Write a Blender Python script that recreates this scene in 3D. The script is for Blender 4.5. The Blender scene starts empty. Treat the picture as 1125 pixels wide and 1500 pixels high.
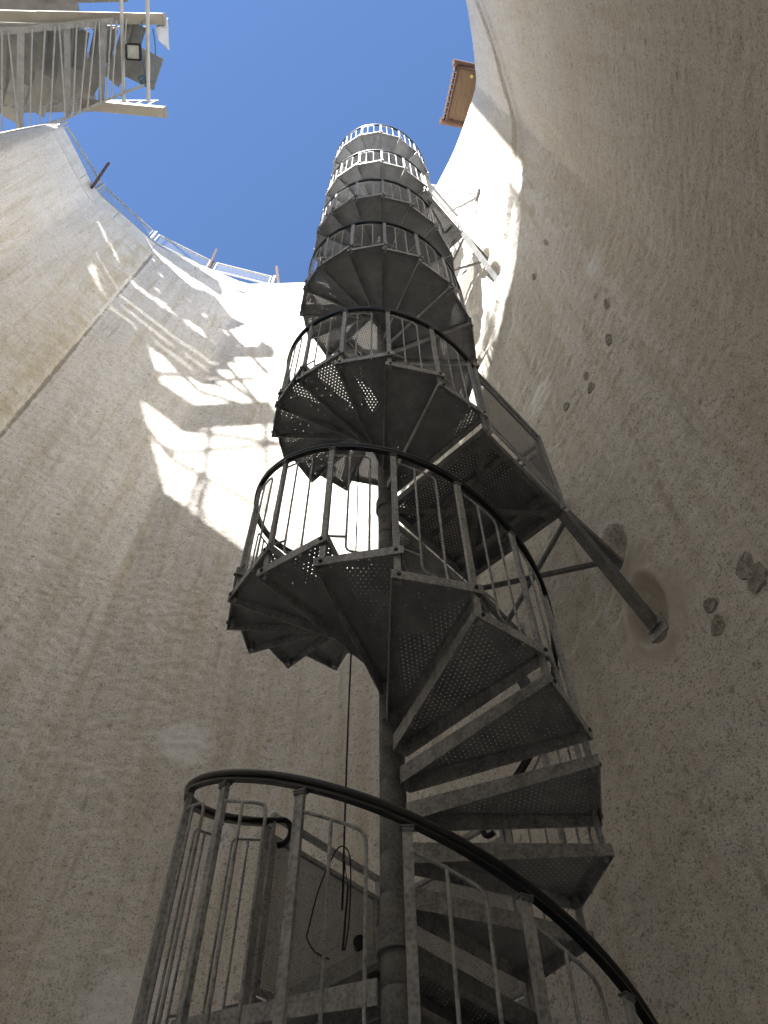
import bpy, bmesh, math, random
import numpy as np
from mathutils import Vector, Matrix
random.seed(7)
S = bpy.context.scene
COL = S.collection
pi = math.pi
R_ = math.radians

# ------------------------------------------------------------------ helpers
def tag(o, label=None, cat=None, group=None, kind=None):
    if label: o['label'] = label
    if cat: o['category'] = cat
    if group: o['group'] = group
    if kind: o['kind'] = kind
    return o

def empty(name, loc=(0, 0, 0), rz=0.0, parent=None):
    o = bpy.data.objects.new(name, None)
    o.empty_display_size = 0.2
    COL.objects.link(o)
    o.location = loc
    o.rotation_euler = (0, 0, rz)
    if parent: o.parent = parent
    return o

class MB:
    """collects polygons with a material slot, then links them as one mesh object"""
    def __init__(s):
        s.v = []; s.f = []; s.m = []; s.sm = []
    def add(s, verts, faces, mi=0, smooth=False):
        n = len(s.v)
        s.v += [tuple(p) for p in verts]
        for f in faces:
            s.f.append([i + n for i in f]); s.m.append(mi); s.sm.append(smooth)
    def box(s, c, size, mi=0, M=None):
        x, y, z = size[0] / 2, size[1] / 2, size[2] / 2
        vs = [Vector((a * x, b * y, d * z)) for a in (-1, 1) for b in (-1, 1) for d in (-1, 1)]
        if M is not None: vs = [M @ p for p in vs]
        vs = [p + Vector(c) for p in vs]
        s.add(vs, [(0, 1, 3, 2), (4, 6, 7, 5), (0, 4, 5, 1), (2, 3, 7, 6), (0, 2, 6, 4), (1, 5, 7, 3)], mi)
    def bar(s, a, b, w, h, mi=0, up=(0, 0, 1)):
        """rectangular bar from a to b; w across, h along 'up'"""
        a = Vector(a); b = Vector(b); d = b - a; L = d.length; d.normalize()
        u = Vector(up); x = d.cross(u)
        if x.length < 1e-4: x = d.cross(Vector((1, 0, 0)))
        x.normalize(); u = x.cross(d).normalized()
        M = Matrix((x, d, u)).transposed()
        s.box((a + b) / 2, (w, L, h), mi, M)
    def tube(s, pts, r, mi=0, seg=8, cap=True, closed=False):
        pts = [Vector(p) for p in pts]; n = len(pts)
        T = []
        for i in range(n):
            a = pts[max(i - 1, 0)]; b = pts[min(i + 1, n - 1)]
            T.append((b - a).normalized())
        ref = Vector((0, 0, 1)) if abs(T[0].z) < .9 else Vector((1, 0, 0))
        nx = T[0].cross(ref).normalized()
        vs = []; fs = []
        for i in range(n):
            nx = (nx - T[i] * nx.dot(T[i])).normalized()
            ny = T[i].cross(nx)
            for k in range(seg):
                a = 2 * pi * k / seg
                vs.append(pts[i] + (nx * math.cos(a) + ny * math.sin(a)) * r)
        for i in range(n - 1):
            for k in range(seg):
                k2 = (k + 1) % seg
                fs.append((i * seg + k, i * seg + k2, (i + 1) * seg + k2, (i + 1) * seg + k))
        s.add(vs, fs, mi, True)
        if cap:
            s.add(vs[:seg][::-1], [tuple(range(seg))], mi)
            s.add(vs[-seg:], [tuple(range(seg))], mi)
    def strip(s, pts, w, h, mi=0):
        """flat section swept along pts (w horizontal, h vertical)"""
        pts = [Vector(p) for p in pts]; n = len(pts); vs = []; fs = []
        for i in range(n):
            t = (pts[min(i + 1, n - 1)] - pts[max(i - 1, 0)]); x = Vector((t.y, -t.x, 0))
            x = x.normalized() if x.length > 1e-6 else Vector((1, 0, 0))
            for a, b in ((-1, -1), (1, -1), (1, 1), (-1, 1)):
                vs.append(pts[i] + x * (a * w / 2) + Vector((0, 0, b * h / 2)))
        for i in range(n - 1):
            for k in range(4):
                k2 = (k + 1) % 4
                fs.append((i * 4 + k, i * 4 + k2, i * 4 + 4 + k2, i * 4 + 4 + k))
        fs += [(3, 2, 1, 0), tuple(range(4 * n - 4, 4 * n))]
        s.add(vs, fs, mi)
    def prism(s, poly, z0, z1, mi=0):
        n = len(poly)
        vs = [(x, y, z0) for x, y in poly] + [(x, y, z1) for x, y in poly]
        fs = [tuple(range(n))[::-1], tuple(range(n, 2 * n))]
        fs += [(i, (i + 1) % n, n + (i + 1) % n, n + i) for i in range(n)]
        s.add(vs, fs, mi)
    def wall(s, a, b, zt, da, db, t, mi=0):
        """thin upright plate from plan a to b, top at zt, depths da / db at the ends"""
        a = Vector((a[0], a[1], 0)); b = Vector((b[0], b[1], 0))
        d = (b - a).normalized(); n = Vector((-d.y, d.x, 0)) * t / 2
        vs = []
        for q in (n, -n):
            for p, dz in ((a, -da), (b, -db), (b, 0), (a, 0)):
                vs.append(p + q + Vector((0, 0, zt + dz)))
        s.add(vs, [(3, 2, 1, 0), (4, 5, 6, 7), (0, 1, 5, 4), (1, 2, 6, 5), (2, 3, 7, 6), (3, 0, 4, 7)], mi)
    def build(s, name, mats, parent=None, loc=None, rz=0.0, bevel=0.0):
        me = bpy.data.meshes.new(name)
        me.from_pydata(s.v, [], s.f)
        if not isinstance(mats, (list, tuple)): mats = [mats]
        for m in mats: me.materials.append(m)
        me.polygons.foreach_set('material_index', s.m)
        me.polygons.foreach_set('use_smooth', s.sm)
        bm = bmesh.new(); bm.from_mesh(me)
        bmesh.ops.recalc_face_normals(bm, faces=bm.faces)
        bm.to_mesh(me); bm.free()
        o = bpy.data.objects.new(name, me); COL.objects.link(o)
        if parent: o.parent = parent
        if loc is not None: o.location = loc
        o.rotation_euler = (0, 0, rz)
        if bevel:
            md = o.modifiers.new('edge', 'BEVEL'); md.width = bevel; md.segments = 2; md.limit_method = 'ANGLE'
        return o

def dup(o, parent, loc, rz):
    c = o.copy(); COL.objects.link(c); c.parent = parent
    c.location = loc; c.rotation_euler = (0, 0, rz)
    for ch in list(o.children):
        d = ch.copy(); COL.objects.link(d); d.parent = c
    return c

# ------------------------------------------------------------------ materials
def newmat(name):
    m = bpy.data.materials.new(name); m.use_nodes = True
    nt = m.node_tree; nt.nodes.clear()
    out = nt.nodes.new('ShaderNodeOutputMaterial')
    b = nt.nodes.new('ShaderNodeBsdfPrincipled')
    nt.links.new(b.outputs[0], out.inputs[0])
    return m, nt, b, out
class NB:
    def __init__(s, nt): s.nt = nt
    def node(s, t, **kw):
        n = s.nt.nodes.new(t)
        for k, v in kw.items(): setattr(n, k, v)
        return n
    def link(s, a, b): s.nt.links.new(a, b)
    def setin(s, sock, v):
        if hasattr(v, 'is_output'): s.link(v, sock)
        else: sock.default_value = v
    def math(s, op, a, b=0.0, c=None, clamp=False):
        n = s.node('ShaderNodeMath', operation=op); n.use_clamp = clamp
        s.setin(n.inputs[0], a); s.setin(n.inputs[1], b)
        if c is not None: s.setin(n.inputs[2], c)
        return n.outputs[0]
    def coord(s, kind='Object', scale=None):
        o = s.node('ShaderNodeTexCoord').outputs[kind]
        if scale is None: return o
        mp = s.node('ShaderNodeMapping'); mp.inputs['Scale'].default_value = scale
        s.link(o, mp.inputs[0]); return mp.outputs[0]
    def noise(s, vec, scale, detail=4, rough=.55, dist=0.0):
        n = s.node('ShaderNodeTexNoise')
        n.inputs['Scale'].default_value = scale; n.inputs['Detail'].default_value = detail
        n.inputs['Roughness'].default_value = rough; n.inputs['Distortion'].default_value = dist
        s.link(vec, n.inputs['Vector']); return n.outputs[0]
    def voro(s, vec, scale, feature='F1'):
        n = s.node('ShaderNodeTexVoronoi', feature=feature)
        n.inputs['Scale'].default_value = scale; s.link(vec, n.inputs['Vector']); return n.outputs[0]
    def ramp(s, f, stops):
        n = s.node('ShaderNodeValToRGB'); e = n.color_ramp.elements
        while len(e) < len(stops): e.new(.5)
        for el, (p, c) in zip(e, stops):
            el.position = p; el.color = (*c, 1) if len(c) == 3 else c
        s.link(f, n.inputs[0]); return n.outputs[0]
    def rng(s, f, a, b, c=0.0, d=1.0):
        n = s.node('ShaderNodeMapRange')
        s.setin(n.inputs[0], f)
        for i, v in enumerate((a, b, c, d)): n.inputs[i + 1].default_value = v
        return n.outputs[0]
    def mix(s, f, a, b, mode='MIX'):
        n = s.node('ShaderNodeMix', data_type='RGBA', blend_type=mode)
        s.setin(n.inputs[0], f)
        for i, v in ((6, a), (7, b)):
            if hasattr(v, 'is_output'): s.link(v, n.inputs[i])
            else: n.inputs[i].default_value = (*v, 1) if len(v) == 3 else v
        return n.outputs[2]
    def bump(s, h, strength, dist, normal=None):
        n = s.node('ShaderNodeBump'); n.inputs['Strength'].default_value = strength
        n.inputs['Distance'].default_value = dist
        s.link(h, n.inputs['Height'])
        if normal is not None: s.link(normal, n.inputs['Normal'])
        return n.outputs[0]

def simple(name, col, rough=.6, metal=0.0, var=.15, scale=8.0, bump=0.0):
    m, nt, b, _ = newmat(name); g = NB(nt)
    c = g.coord()
    f = g.noise(c, scale, 5, .6)
    col2 = tuple(min(1, x * (1 - var)) for x in col); col3 = tuple(min(1, x * (1 + var)) for x in col)
    g.link(g.ramp(f, [(.3, col2), (.7, col3)]), b.inputs['Base Color'])
    g.link(g.rng(f, .2, .8, max(0, rough - .1), min(1, rough + .1)), b.inputs['Roughness'])
    b.inputs['Metallic'].default_value = metal
    if bump:
        g.link(g.bump(g.noise(c, scale * 6, 4), bump, .01), b.inputs['Normal'])
    return m

def galv(name, lo=(.215, .222, .23), hi=(.53, .54, .55), metal=.35, rough=.55):
    m, nt, b, _ = newmat(name); g = NB(nt)
    c = g.node('ShaderNodeNewGeometry').outputs['Position']
    f = g.noise(c, 9, 6, .65)
    sp = g.voro(c, 55)
    f2 = g.math('ADD', g.math('MULTIPLY', f, .75), g.math('MULTIPLY', sp, .35))
    base = g.ramp(f2, [(.33, lo), (.5, tuple((a + b_) / 2 for a, b_ in zip(lo, hi))), (.68, hi)])
    mp = g.node('ShaderNodeMapping'); mp.inputs['Scale'].default_value = (14, 14, 1.2); g.link(c, mp.inputs[0])
    dr = g.noise(mp.outputs[0], 1.5, 4)
    base = g.mix(g.rng(dr, .52, .75, 0, .5), base, (.12, .11, .095))
    g.link(base, b.inputs['Base Color'])
    b.inputs['Metallic'].default_value = metal
    g.link(g.rng(f, .3, .7, rough - .12, rough + .15), b.inputs['Roughness'])
    g.link(g.bump(f, .15, .004), b.inputs['Normal'])
    return m

def perforated(name, col_lo, col_hi, pitch, rad, ax=(0, 1), metal=.3, rough=.6):
    m, nt, b, out = newmat(name); g = NB(nt)
    c = g.coord()
    sp = g.node('ShaderNodeSeparateXYZ'); g.link(c, sp.inputs[0])
    u, v = sp.outputs[ax[0]], sp.outputs[ax[1]]
    vv = g.math('DIVIDE', v, pitch * .866); row = g.math('FLOOR', vv)
    odd = g.math('MULTIPLY', g.math('MODULO', g.math('ADD', row, 1000.0), 2.0), .5)
    uu = g.math('ADD', g.math('DIVIDE', u, pitch), odd)
    fx = g.math('MULTIPLY', g.math('SUBTRACT', g.math('FRACT', uu), .5), pitch)
    fy = g.math('MULTIPLY', g.math('SUBTRACT', g.math('FRACT', vv), .5), pitch * .866)
    d2 = g.math('ADD', g.math('MULTIPLY', fx, fx), g.math('MULTIPLY', fy, fy))
    hole = g.math('LESS_THAN', d2, rad * rad)
    w = g.node('ShaderNodeNewGeometry').outputs['Position']
    f = g.noise(w, 7, 6, .65)
    g.link(g.ramp(f, [(.3, col_lo), (.7, col_hi)]), b.inputs['Base Color'])
    b.inputs['Metallic'].default_value = metal; b.inputs['Roughness'].default_value = rough
    tr = g.node('ShaderNodeBsdfTransparent'); mx = g.node('ShaderNodeMixShader')
    g.link(hole, mx.inputs[0]); g.link(b.outputs[0], mx.inputs[1]); g.link(tr.outputs[0], mx.inputs[2])
    g.link(mx.outputs[0], out.inputs[0])
    return m

# pale render patches and stains with a place of their own on the wall: (x, y, z, radius)
PATCH = [(-2.2, 3.35, 5.9, .42), (-2.15, 3.4, 3.25, .5), (2.3, -.95, 8.6, .3), (1.75, .45, 8.2, .35), (2.35, -1.2, 2.9, .5), (1.3, 1.2, 6.7, .5)]
SMEAR = [(1.86, .30, 4.75, .30), (1.90, .25, 4.2, .42), (1.72, .48, 13.4, .35)]
def wall_material():
    m, nt, b, _ = newmat('sprayed concrete'); g = NB(nt)
    c = g.coord()
    big = g.noise(c, .45, 6, .6)
    mid = g.noise(c, 2.6, 6, .65)
    streak = g.noise(g.coord('Object', (5.5, 5.5, .35)), 1.0, 6, .62, .3)
    fine = g.noise(c, 24, 4, .68, .6)
    fine2 = g.noise(c, 62, 3, .6, .8)
    grain = g.voro(c, 62)
    col = g.ramp(big, [(.28, (.79, .765, .72)), (.5, (.86, .84, .805)), (.72, (.895, .88, .855))])
    col = g.mix(g.rng(mid, .38, .70, .0, .5), col, (.80, .76, .69))
    # yellow brown water stains, long and upright
    col = g.mix(g.rng(streak, .52, .70, 0, .75), col, (.66, .585, .45))
    s2 = g.noise(g.coord('Object', (9, 9, .9)), 1.0, 5, .6)
    col = g.mix(g.rng(s2, .58, .74, 0, .7), col, (.52, .475, .41))
    s3 = g.noise(g.coord('Object', (2.4, 2.4, .14)), 1.0, 5, .6, .4)
    col = g.mix(g.rng(s3, .50, .68, 0, .5), col, (.60, .56, .485))
    s4 = g.noise(c, .9, 7, .72, .5)
    col = g.mix(g.rng(s4, .56, .66, 0, .4), col, (.66, .625, .56))
    # pale mortar patches
    pm = None
    for (x, y, z, r) in PATCH:
        d = g.node('ShaderNodeVectorMath', operation='DISTANCE'); g.link(c, d.inputs[0]); d.inputs[1].default_value = (x, y, z)
        k = g.math('ADD', d.outputs['Value'], g.math('MULTIPLY', g.math('SUBTRACT', mid, .5), 1.3 * r))
        k = g.rng(k, r * .9, r * .5, 0, 1)
        pm = k if pm is None else g.math('MAXIMUM', pm, k)
        col = g.mix(g.math('MULTIPLY', k, .95), col, (.95, .945, .935))
    sp = g.node('ShaderNodeSeparateXYZ'); g.link(c, sp.inputs[0])
    px, py, pz = sp.outputs
    # browner panel on the near right, yellowed strip beside the left joint, dark open joint
    edge = g.math('ADD', py, g.math('MULTIPLY', mid, .35))
    rm = g.math('MULTIPLY', g.rng(edge, -.72, -.86, 0, 1), g.math('GREATER_THAN', px, 0.0))
    col = g.mix(g.math('MULTIPLY', rm, g.rng(big, .3, .7, .75, .35)), col, (.70, .635, .52))
    lm = g.math('MULTIPLY', g.math('MULTIPLY', g.rng(px, -6.9, -6.1, 0, 1), g.math('LESS_THAN', px, -5.965)), g.math('GREATER_THAN', py, 0.0))
    col = g.mix(g.math('MULTIPLY', lm, g.rng(mid, .35, .65, .1, .85)), col, (.60, .53, .37))
    jx = g.math('ADD', px, 5.95); jy = g.math('ADD', py, -2.33)
    jd = g.math('SQRT', g.math('ADD', g.math('MULTIPLY', jx, jx), g.math('MULTIPLY', jy, jy)))
    col = g.mix(g.rng(g.math('ADD', jd, g.math('MULTIPLY', g.math('SUBTRACT', g.noise(c, 5, 4), .5), .05)), .05, .028, 0, .75), col, (.22, .19, .14))
    sm = None
    for (x, y, z, r) in SMEAR:
        d = g.node('ShaderNodeVectorMath', operation='DISTANCE'); g.link(c, d.inputs[0]); d.inputs[1].default_value = (x, y, z)
        k = g.math('ADD', d.outputs['Value'], g.math('MULTIPLY', g.math('SUBTRACT', mid, .5), 1.1 * r))
        k = g.rng(k, r, r * .6, 0, 1)
        sm = k if sm is None else g.math('MAXIMUM', sm, k)
    col = g.mix(g.math('MULTIPLY', sm, .75), col, (.60, .555, .50))
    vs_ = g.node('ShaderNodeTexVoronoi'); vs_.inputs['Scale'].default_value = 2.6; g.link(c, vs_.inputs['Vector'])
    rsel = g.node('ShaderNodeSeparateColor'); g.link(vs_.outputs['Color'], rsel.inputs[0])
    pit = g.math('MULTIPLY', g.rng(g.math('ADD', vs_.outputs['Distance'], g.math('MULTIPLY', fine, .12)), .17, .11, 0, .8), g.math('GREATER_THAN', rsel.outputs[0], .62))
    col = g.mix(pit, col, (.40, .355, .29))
    keep = g.math('SUBTRACT', 1.0, g.math('MAXIMUM', g.math('MULTIPLY', sm, .85), g.math('MULTIPLY', pm, .5)))
    # dark aggregate grains, with the shade in the pits painted into the colour
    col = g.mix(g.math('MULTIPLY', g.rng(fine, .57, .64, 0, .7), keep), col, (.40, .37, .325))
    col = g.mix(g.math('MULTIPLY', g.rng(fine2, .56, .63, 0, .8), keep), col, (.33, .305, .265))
    col = g.mix(g.rng(fine, .42, .30, 0, .5), col, (.90, .87, .82))
    g.link(col, b.inputs['Base Color'])
    b.inputs['Roughness'].default_value = .95
    b.inputs['Specular IOR Level'].default_value = .15
    h = g.math('ADD', g.math('MULTIPLY', fine, -1.0), g.math('MULTIPLY', grain, .45))
    h2 = g.math('ADD', g.math('ADD', h, g.math('MULTIPLY', g.noise(c, 9, 4, .6), 1.2)), g.math('MULTIPLY', fine2, -.6))
    g.link(g.bump(g.math('MULTIPLY', h2, keep), 1.0, .0065), b.inputs['Normal'])
    return m

def parapet_material():
    m, nt, b, _ = newmat('parapet concrete'); g = NB(nt)
    c = g.coord()
    f = g.noise(c, 3.5, 6, .6); st = g.noise(g.coord('Object', (6, 6, .8)), 1, 5)
    col = g.ramp(f, [(.3, (.62, .595, .54)), (.7, (.80, .78, .73))])
    col = g.mix(g.rng(st, .52, .7, 0, .6), col, (.50, .46, .39))
    g.link(col, b.inputs['Base Color']); b.inputs['Roughness'].default_value = .9
    g.link(g.bump(g.noise(c, 30, 5), .5, .01), b.inputs['Normal'])
    return m

M = {}
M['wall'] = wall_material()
M['parapet'] = parapet_material()
M['galv'] = galv('galvanised steel')
M['galv_dull'] = galv('weathered galvanised steel', (.12, .124, .128), (.26, .265, .27), .35, .55)
M['plate'] = perforated('perforated tread steel', (.25, .258, .272), (.40, .41, .425), .028, .0030, (0, 1), .15)
M['deck'] = perforated('perforated landing steel', (.11, .113, .12), (.19, .194, .20), .028, .0036)
M['mesh'] = perforated('perforated guard sheet', (.105, .11, .118), (.17, .176, .185), .010, .0030, (0, 2), .5, .5)
M['plain'] = galv('tread steel', (.20, .204, .213), (.36, .366, .376), .15, .6)
M['rail'] = simple('black handrail plastic', (.012, .012, .013), .38, 0, .3, 20)
M['rubber'] = simple('black cable rubber', (.010, .010, .012), .5, 0, .3, 20)
M['bolt'] = simple('dark bolt steel', (.06, .058, .055), .5, .6, .2, 30)
M['white'] = simple('white painted steel', (.42, .42, .41), .5, 0, .12, 6)
M['wire'] = perforated('fence wire mesh', (.34, .34, .33), (.42, .42, .40), .05, .0238, (0, 2), .1, .5)
M['rust'] = simple('rusty steel', (.10, .05, .035), .85, 0, .35, 14, .3)
M['cream'] = simple('cream painted beam', (.30, .275, .235), .55, 0, .10, 3)
M['greysteel'] = simple('grey painted steel', (.30, .305, .31), .5, .2, .15, 6)
M['greyplate'] = simple('grey stair plate', (.20, .198, .19), .6, .1, .22, 3)
M['wood'] = None
M['tile'] = simple('terracotta tile', (.20, .11, .08), .85, 0, .25, 9, .3)
M['fascia'] = simple('dark red fascia wood', (.11, .055, .035), .7, 0, .25, 9)
M['plaster'] = simple('pale house plaster', (.50, .485, .45), .9, 0, .10, 2, .2)
M['glass'] = simple('frosted lamp glass', (.34, .355, .33), .25, 0, .05, 3)
M['cloth'] = simple('white cloth', (.50, .52, .56), .9, 0, .06, 6)
M['blue'] = simple('blue rope', (.05, .14, .22), .7, 0, .2, 20)
M['concrete'] = simple('floor concrete', (.55, .53, .49), .9, 0, .2, 1.2, .4)
M['ground'] = simple('dry ground', (.36, .32, .25), .95, 0, .25, .8, .4)
M['dark'] = simple('dark glass', (.03, .035, .04), .15, 0, .1, 2)
M['yellow'] = simple('pale yellow lamp', (.75, .6, .2), .5, 0, .1, 5)
M['plug'] = simple('grey mortar plug', (.46, .435, .40), .95, 0, .3, 22, .8)
def wood_mat():
    m, nt, b, _ = newmat('pine boards'); g = NB(nt)
    c = g.coord('Object', (22, 1.2, 6))
    f = g.noise(c, 2.0, 6, .6, .6)
    k = g.noise(g.coord('Object', (7, 3, 3)), 2.2, 3)
    col = g.ramp(f, [(.3, (.20, .125, .07)), (.7, (.29, .20, .12))])
    col = g.mix(g.rng(k, .66, .74, 0, .8), col, (.10, .05, .02))
    g.link(col, b.inputs['Base Color']); b.inputs['Roughness'].default_value = .75
    return m
M['wood'] = wood_mat()

# ------------------------------------------------------------------ camera (pole of the stair at the origin, eye height 0)
IMW, IMH, FPX = 1125, 1500, 1176.856
PIT, ROLL = 0.993572, -0.016564
CAM = Vector((-0.02158, -3.40074, 0.0))
def ray(x, y):
    dx, dy = x - 562.5, y - 750.0
    c, s = math.cos(ROLL), math.sin(ROLL)
    rx = c * dx + s * dy; ry = -s * dx + c * dy
    u = -ry / FPX; r = rx / FPX
    return Vector((r, math.cos(PIT) - u * math.sin(PIT), math.sin(PIT) + u * math.cos(PIT)))
cam = bpy.data.cameras.new('camera')
cam.sensor_fit = 'VERTICAL'; cam.sensor_height = 36.0; cam.sensor_width = 27.0
cam.lens = FPX / 1500 * 36.0
cam.clip_start = .05; cam.clip_end = 2000
co = bpy.data.objects.new('camera', cam); COL.objects.link(co)
fw = ray(562.5, 750).normalized(); rt = (ray(572.5, 750) - ray(562.5, 750)).normalized(); upv = rt.cross(fw)
co.matrix_world = Matrix.Translation(CAM) @ Matrix((rt, upv, -fw)).transposed().to_4x4()
S.camera = co

# ------------------------------------------------------------------ shaft plan (measured) : clockwise seen from above is not needed, order = left -> back -> right -> near
FLOOR = -1.55
ZR = 22.0
left = [(-7.75, -3.75), (-12.5, -3.9), (-12.5, -.1), (-7.87, -.78), (-7.34, .88), (-5.95, 2.33), (-3.70, 3.37), (-1.1, 3.34)]
right = [(.15, 2.62), (.85, 1.85), (1.38, 1.07), (1.72, .45), (1.95, -.02), (2.18, -.68), (2.32, -1.08), (2.42, -1.46), (2.28, -2.34), (2.10, -3.16)]
near = [(1.5, -4.75), (.3, -6.05), (-1.2, -6.8), (-2.8, -7.0), (-4.6, -6.7), (-6.2, -5.7), (-7.4, -4.2)]
PLAN = left + right + near
def shape_fn(seg):          # spacing along the wall for a segment starting at p
    x, y = seg
    if x > -.2 and y > -2.2: return .024
    if y > .8: return .036
    if x < -8.5: return .12
    if x < -6.8 and y > -1.5: return .06
    if x > 1.9: return .06
    return .16
def plan_points():
    pts = []
    n = len(PLAN)
    for i in range(n):
        a = Vector(PLAN[i]); b = Vector(PLAN[(i + 1) % n])
        L = (b - a).length; st = min(shape_fn(a), shape_fn((a + b) / 2))
        k = max(2, int(round(L / st)))
        for j in range(k): pts.append(a.lerp(b, j / k))
    P = np.array([(p.x, p.y) for p in pts])
    # soften the corners a little (stronger on the right hand side)
    for it in range(120):
        Q = (np.roll(P, 1, 0) + np.roll(P, -1, 0)) / 2
        w = np.where((P[:, 0] > -.9) & (P[:, 1] > -1.2), .9, np.where(it < 6, .6, 0.0))[:, None]
        P = P * (1 - w) + Q * w
    return P
PL = plan_points()
T2 = np.roll(PL, -1, 0) - np.roll(PL, 1, 0)
T2 /= np.linalg.norm(T2, axis=1)[:, None]
NIN = np.stack([T2[:, 1], -T2[:, 0]], 1)
ctr = np.array([-2.8, -1.8])
if ((ctr - PL) * NIN).sum(1).mean() < 0: NIN = -NIN
zs = np.concatenate([np.arange(FLOOR - .1, 9.0, .027), np.arange(9.0, ZR - .55, .042), [ZR - .55]])
nu, nz = len(PL), len(zs)

def vnoise(P, seed):
    """3-D value noise, P (...,3)"""
    Pi = np.floor(P).astype(np.int64); F = P - Pi; F = F * F * (3 - 2 * F)
    def h(i, j, k):
        n = (i * 374761393 + j * 668265263 + k * 2147483647 + seed * 1274126177) & 0xffffffff
        n = ((n ^ (n >> 13)) * 1274126177) & 0xffffffff
        n = ((n ^ (n >> 16)) * 2246822519) & 0xffffffff
        return ((n ^ (n >> 15)) & 0xffff) / 65535.0
    r = 0
    for a in (0, 1):
        for b in (0, 1):
            for c in (0, 1):
                w = (F[..., 0] if a else 1 - F[..., 0]) * (F[..., 1] if b else 1 - F[..., 1]) * (F[..., 2] if c else 1 - F[..., 2])
                r = r + w * h(Pi[..., 0] + a, Pi[..., 1] + b, Pi[..., 2] + c)
    return r - .5

X = np.repeat(PL[None, :, 0], nz, 0); Y = np.repeat(PL[None, :, 1], nz, 0); Z = np.repeat(zs[:, None], nu, 1)
P3 = np.stack([X, Y, Z], -1)
off = .06 * vnoise(P3 * [.5, .5, .3], 1) + .030 * vnoise(P3 * [1.3, 1.3, .9], 2) + .014 * vnoise(P3 * 3.7, 3) + .015 * vnoise(P3 * 9.1, 4) + .020 * vnoise(P3 * 17.3, 5)
# open joint down the corner between two left hand panels
off = off + .03 * np.clip((-5.97 - X) / .03, 0, 1) * np.clip((X + 6.5) / .5, 0, 1) * (Y > 0)
AZ = np.degrees(np.arctan2(X - CAM.x, Y - CAM.y))
off = off * np.clip((ZR - .6 - Z) / .5, 0, 1) ** .7
# upper spray layer ends in a lip that runs down the right hand wall
zl = np.interp(AZ, [5, 15, 21, 24.5, 30, 39, 49, 55, 73, 90], [10.0, 10.5, 11.05, 11.45, 12.7, 13.7, 15.2, 16.2, 18.3, 20])
vis = np.clip((AZ - 14) / 5, 0, 1) * np.clip((100 - AZ) / 8, 0, 1)
lip = np.clip((Z - zl + .05 * vnoise(P3 * 2.1, 8)) / .05, 0, 1) * vis
off = off + .075 * lip
# rounded bead just under the lip
off = off + .05 * vis * np.exp(-((Z - zl + .45) / .28) ** 2)
def wall_point(px, py, lift=0.0):
    """where the sight line through a pixel of the photograph meets the mean wall"""
    d = ray(px, py); best = None
    n = len(PL)
    for i in range(n):
        a = PL[i]; b = PL[(i + 1) % n]
        ex, ey = b[0] - a[0], b[1] - a[1]
        den = d.x * ey - d.y * ex
        if abs(den) < 1e-9: continue
        t = ((a[0] - CAM.x) * ey - (a[1] - CAM.y) * ex) / den
        s = ((a[0] - CAM.x) * d.y - (a[1] - CAM.y) * d.x) / den
        if t > 0 and 0 <= s <= 1 and (best is None or t < best[0]): best = (t, i)
    t, i = best
    p = CAM + d * t
    return Vector((p.x + NIN[i][0] * lift, p.y + NIN[i][1] * lift, p.z)), Vector((NIN[i][0], NIN[i][1], 0))
POCK = [((902, 806), .13, .20, .15), ((951, 893), .15, .26, .15), ((716, 381), .12, .26, .16), ((729, 402), .12, .30, .16)]
for (pp, rw, rh, dep) in POCK:
    c, n = wall_point(*pp)
    tx = Vector((-n.y, n.x, 0))
    du = (X - c.x) * tx.x + (Y - c.y) * tx.y
    near_ = ((X - c.x) * n.x + (Y - c.y) * n.y > -.6)
    q = np.sqrt((du / rw) ** 2 + ((Z - c.z) / rh) ** 2) + .25 * vnoise(P3 * 5, 21)
    k = np.clip((1.3 - q) / .75, 0, 1); k = k * k * (3 - 2 * k)
    off = off - dep * k * near_
    rim_ = np.exp(-((q - 1.35) / .22) ** 2) * near_
    off = off + .018 * rim_
X = X + NIN[None, :, 0] * off; Y = Y + NIN[None, :, 1] * off
verts = np.stack([X, Y, Z], -1).reshape(-1, 3).astype(np.float32)
I, J = np.meshgrid(np.arange(nz - 1), np.arange(nu), indexing='ij')
J2 = (J + 1) % nu
quads = np.stack([I * nu + J, I * nu + J2, (I + 1) * nu + J2, (I + 1) * nu + J], -1).reshape(-1, 4).astype(np.int32)
me = bpy.data.meshes.new('wall_face')
me.vertices.add(len(verts)); me.vertices.foreach_set('co', verts.ravel())
me.loops.add(quads.size); me.loops.foreach_set('vertex_index', quads.ravel())
me.polygons.add(len(quads)); me.polygons.foreach_set('loop_start', np.arange(0, quads.size, 4, dtype=np.int32))
me.polygons.foreach_set('loop_total', np.full(len(quads), 4, dtype=np.int32))
me.polygons.foreach_set('use_smooth', np.ones(len(quads), dtype=bool))
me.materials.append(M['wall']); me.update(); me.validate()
shaft = empty('shaft_wall', (0, 0, FLOOR))
tag(shaft, 'tall rough sprayed concrete wall round the whole shaft with sunlit upper band', 'wall')
wf = bpy.data.objects.new('wall_face', me); COL.objects.link(wf); wf.parent = shaft; wf.location = (0, 0, -FLOOR)

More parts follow.
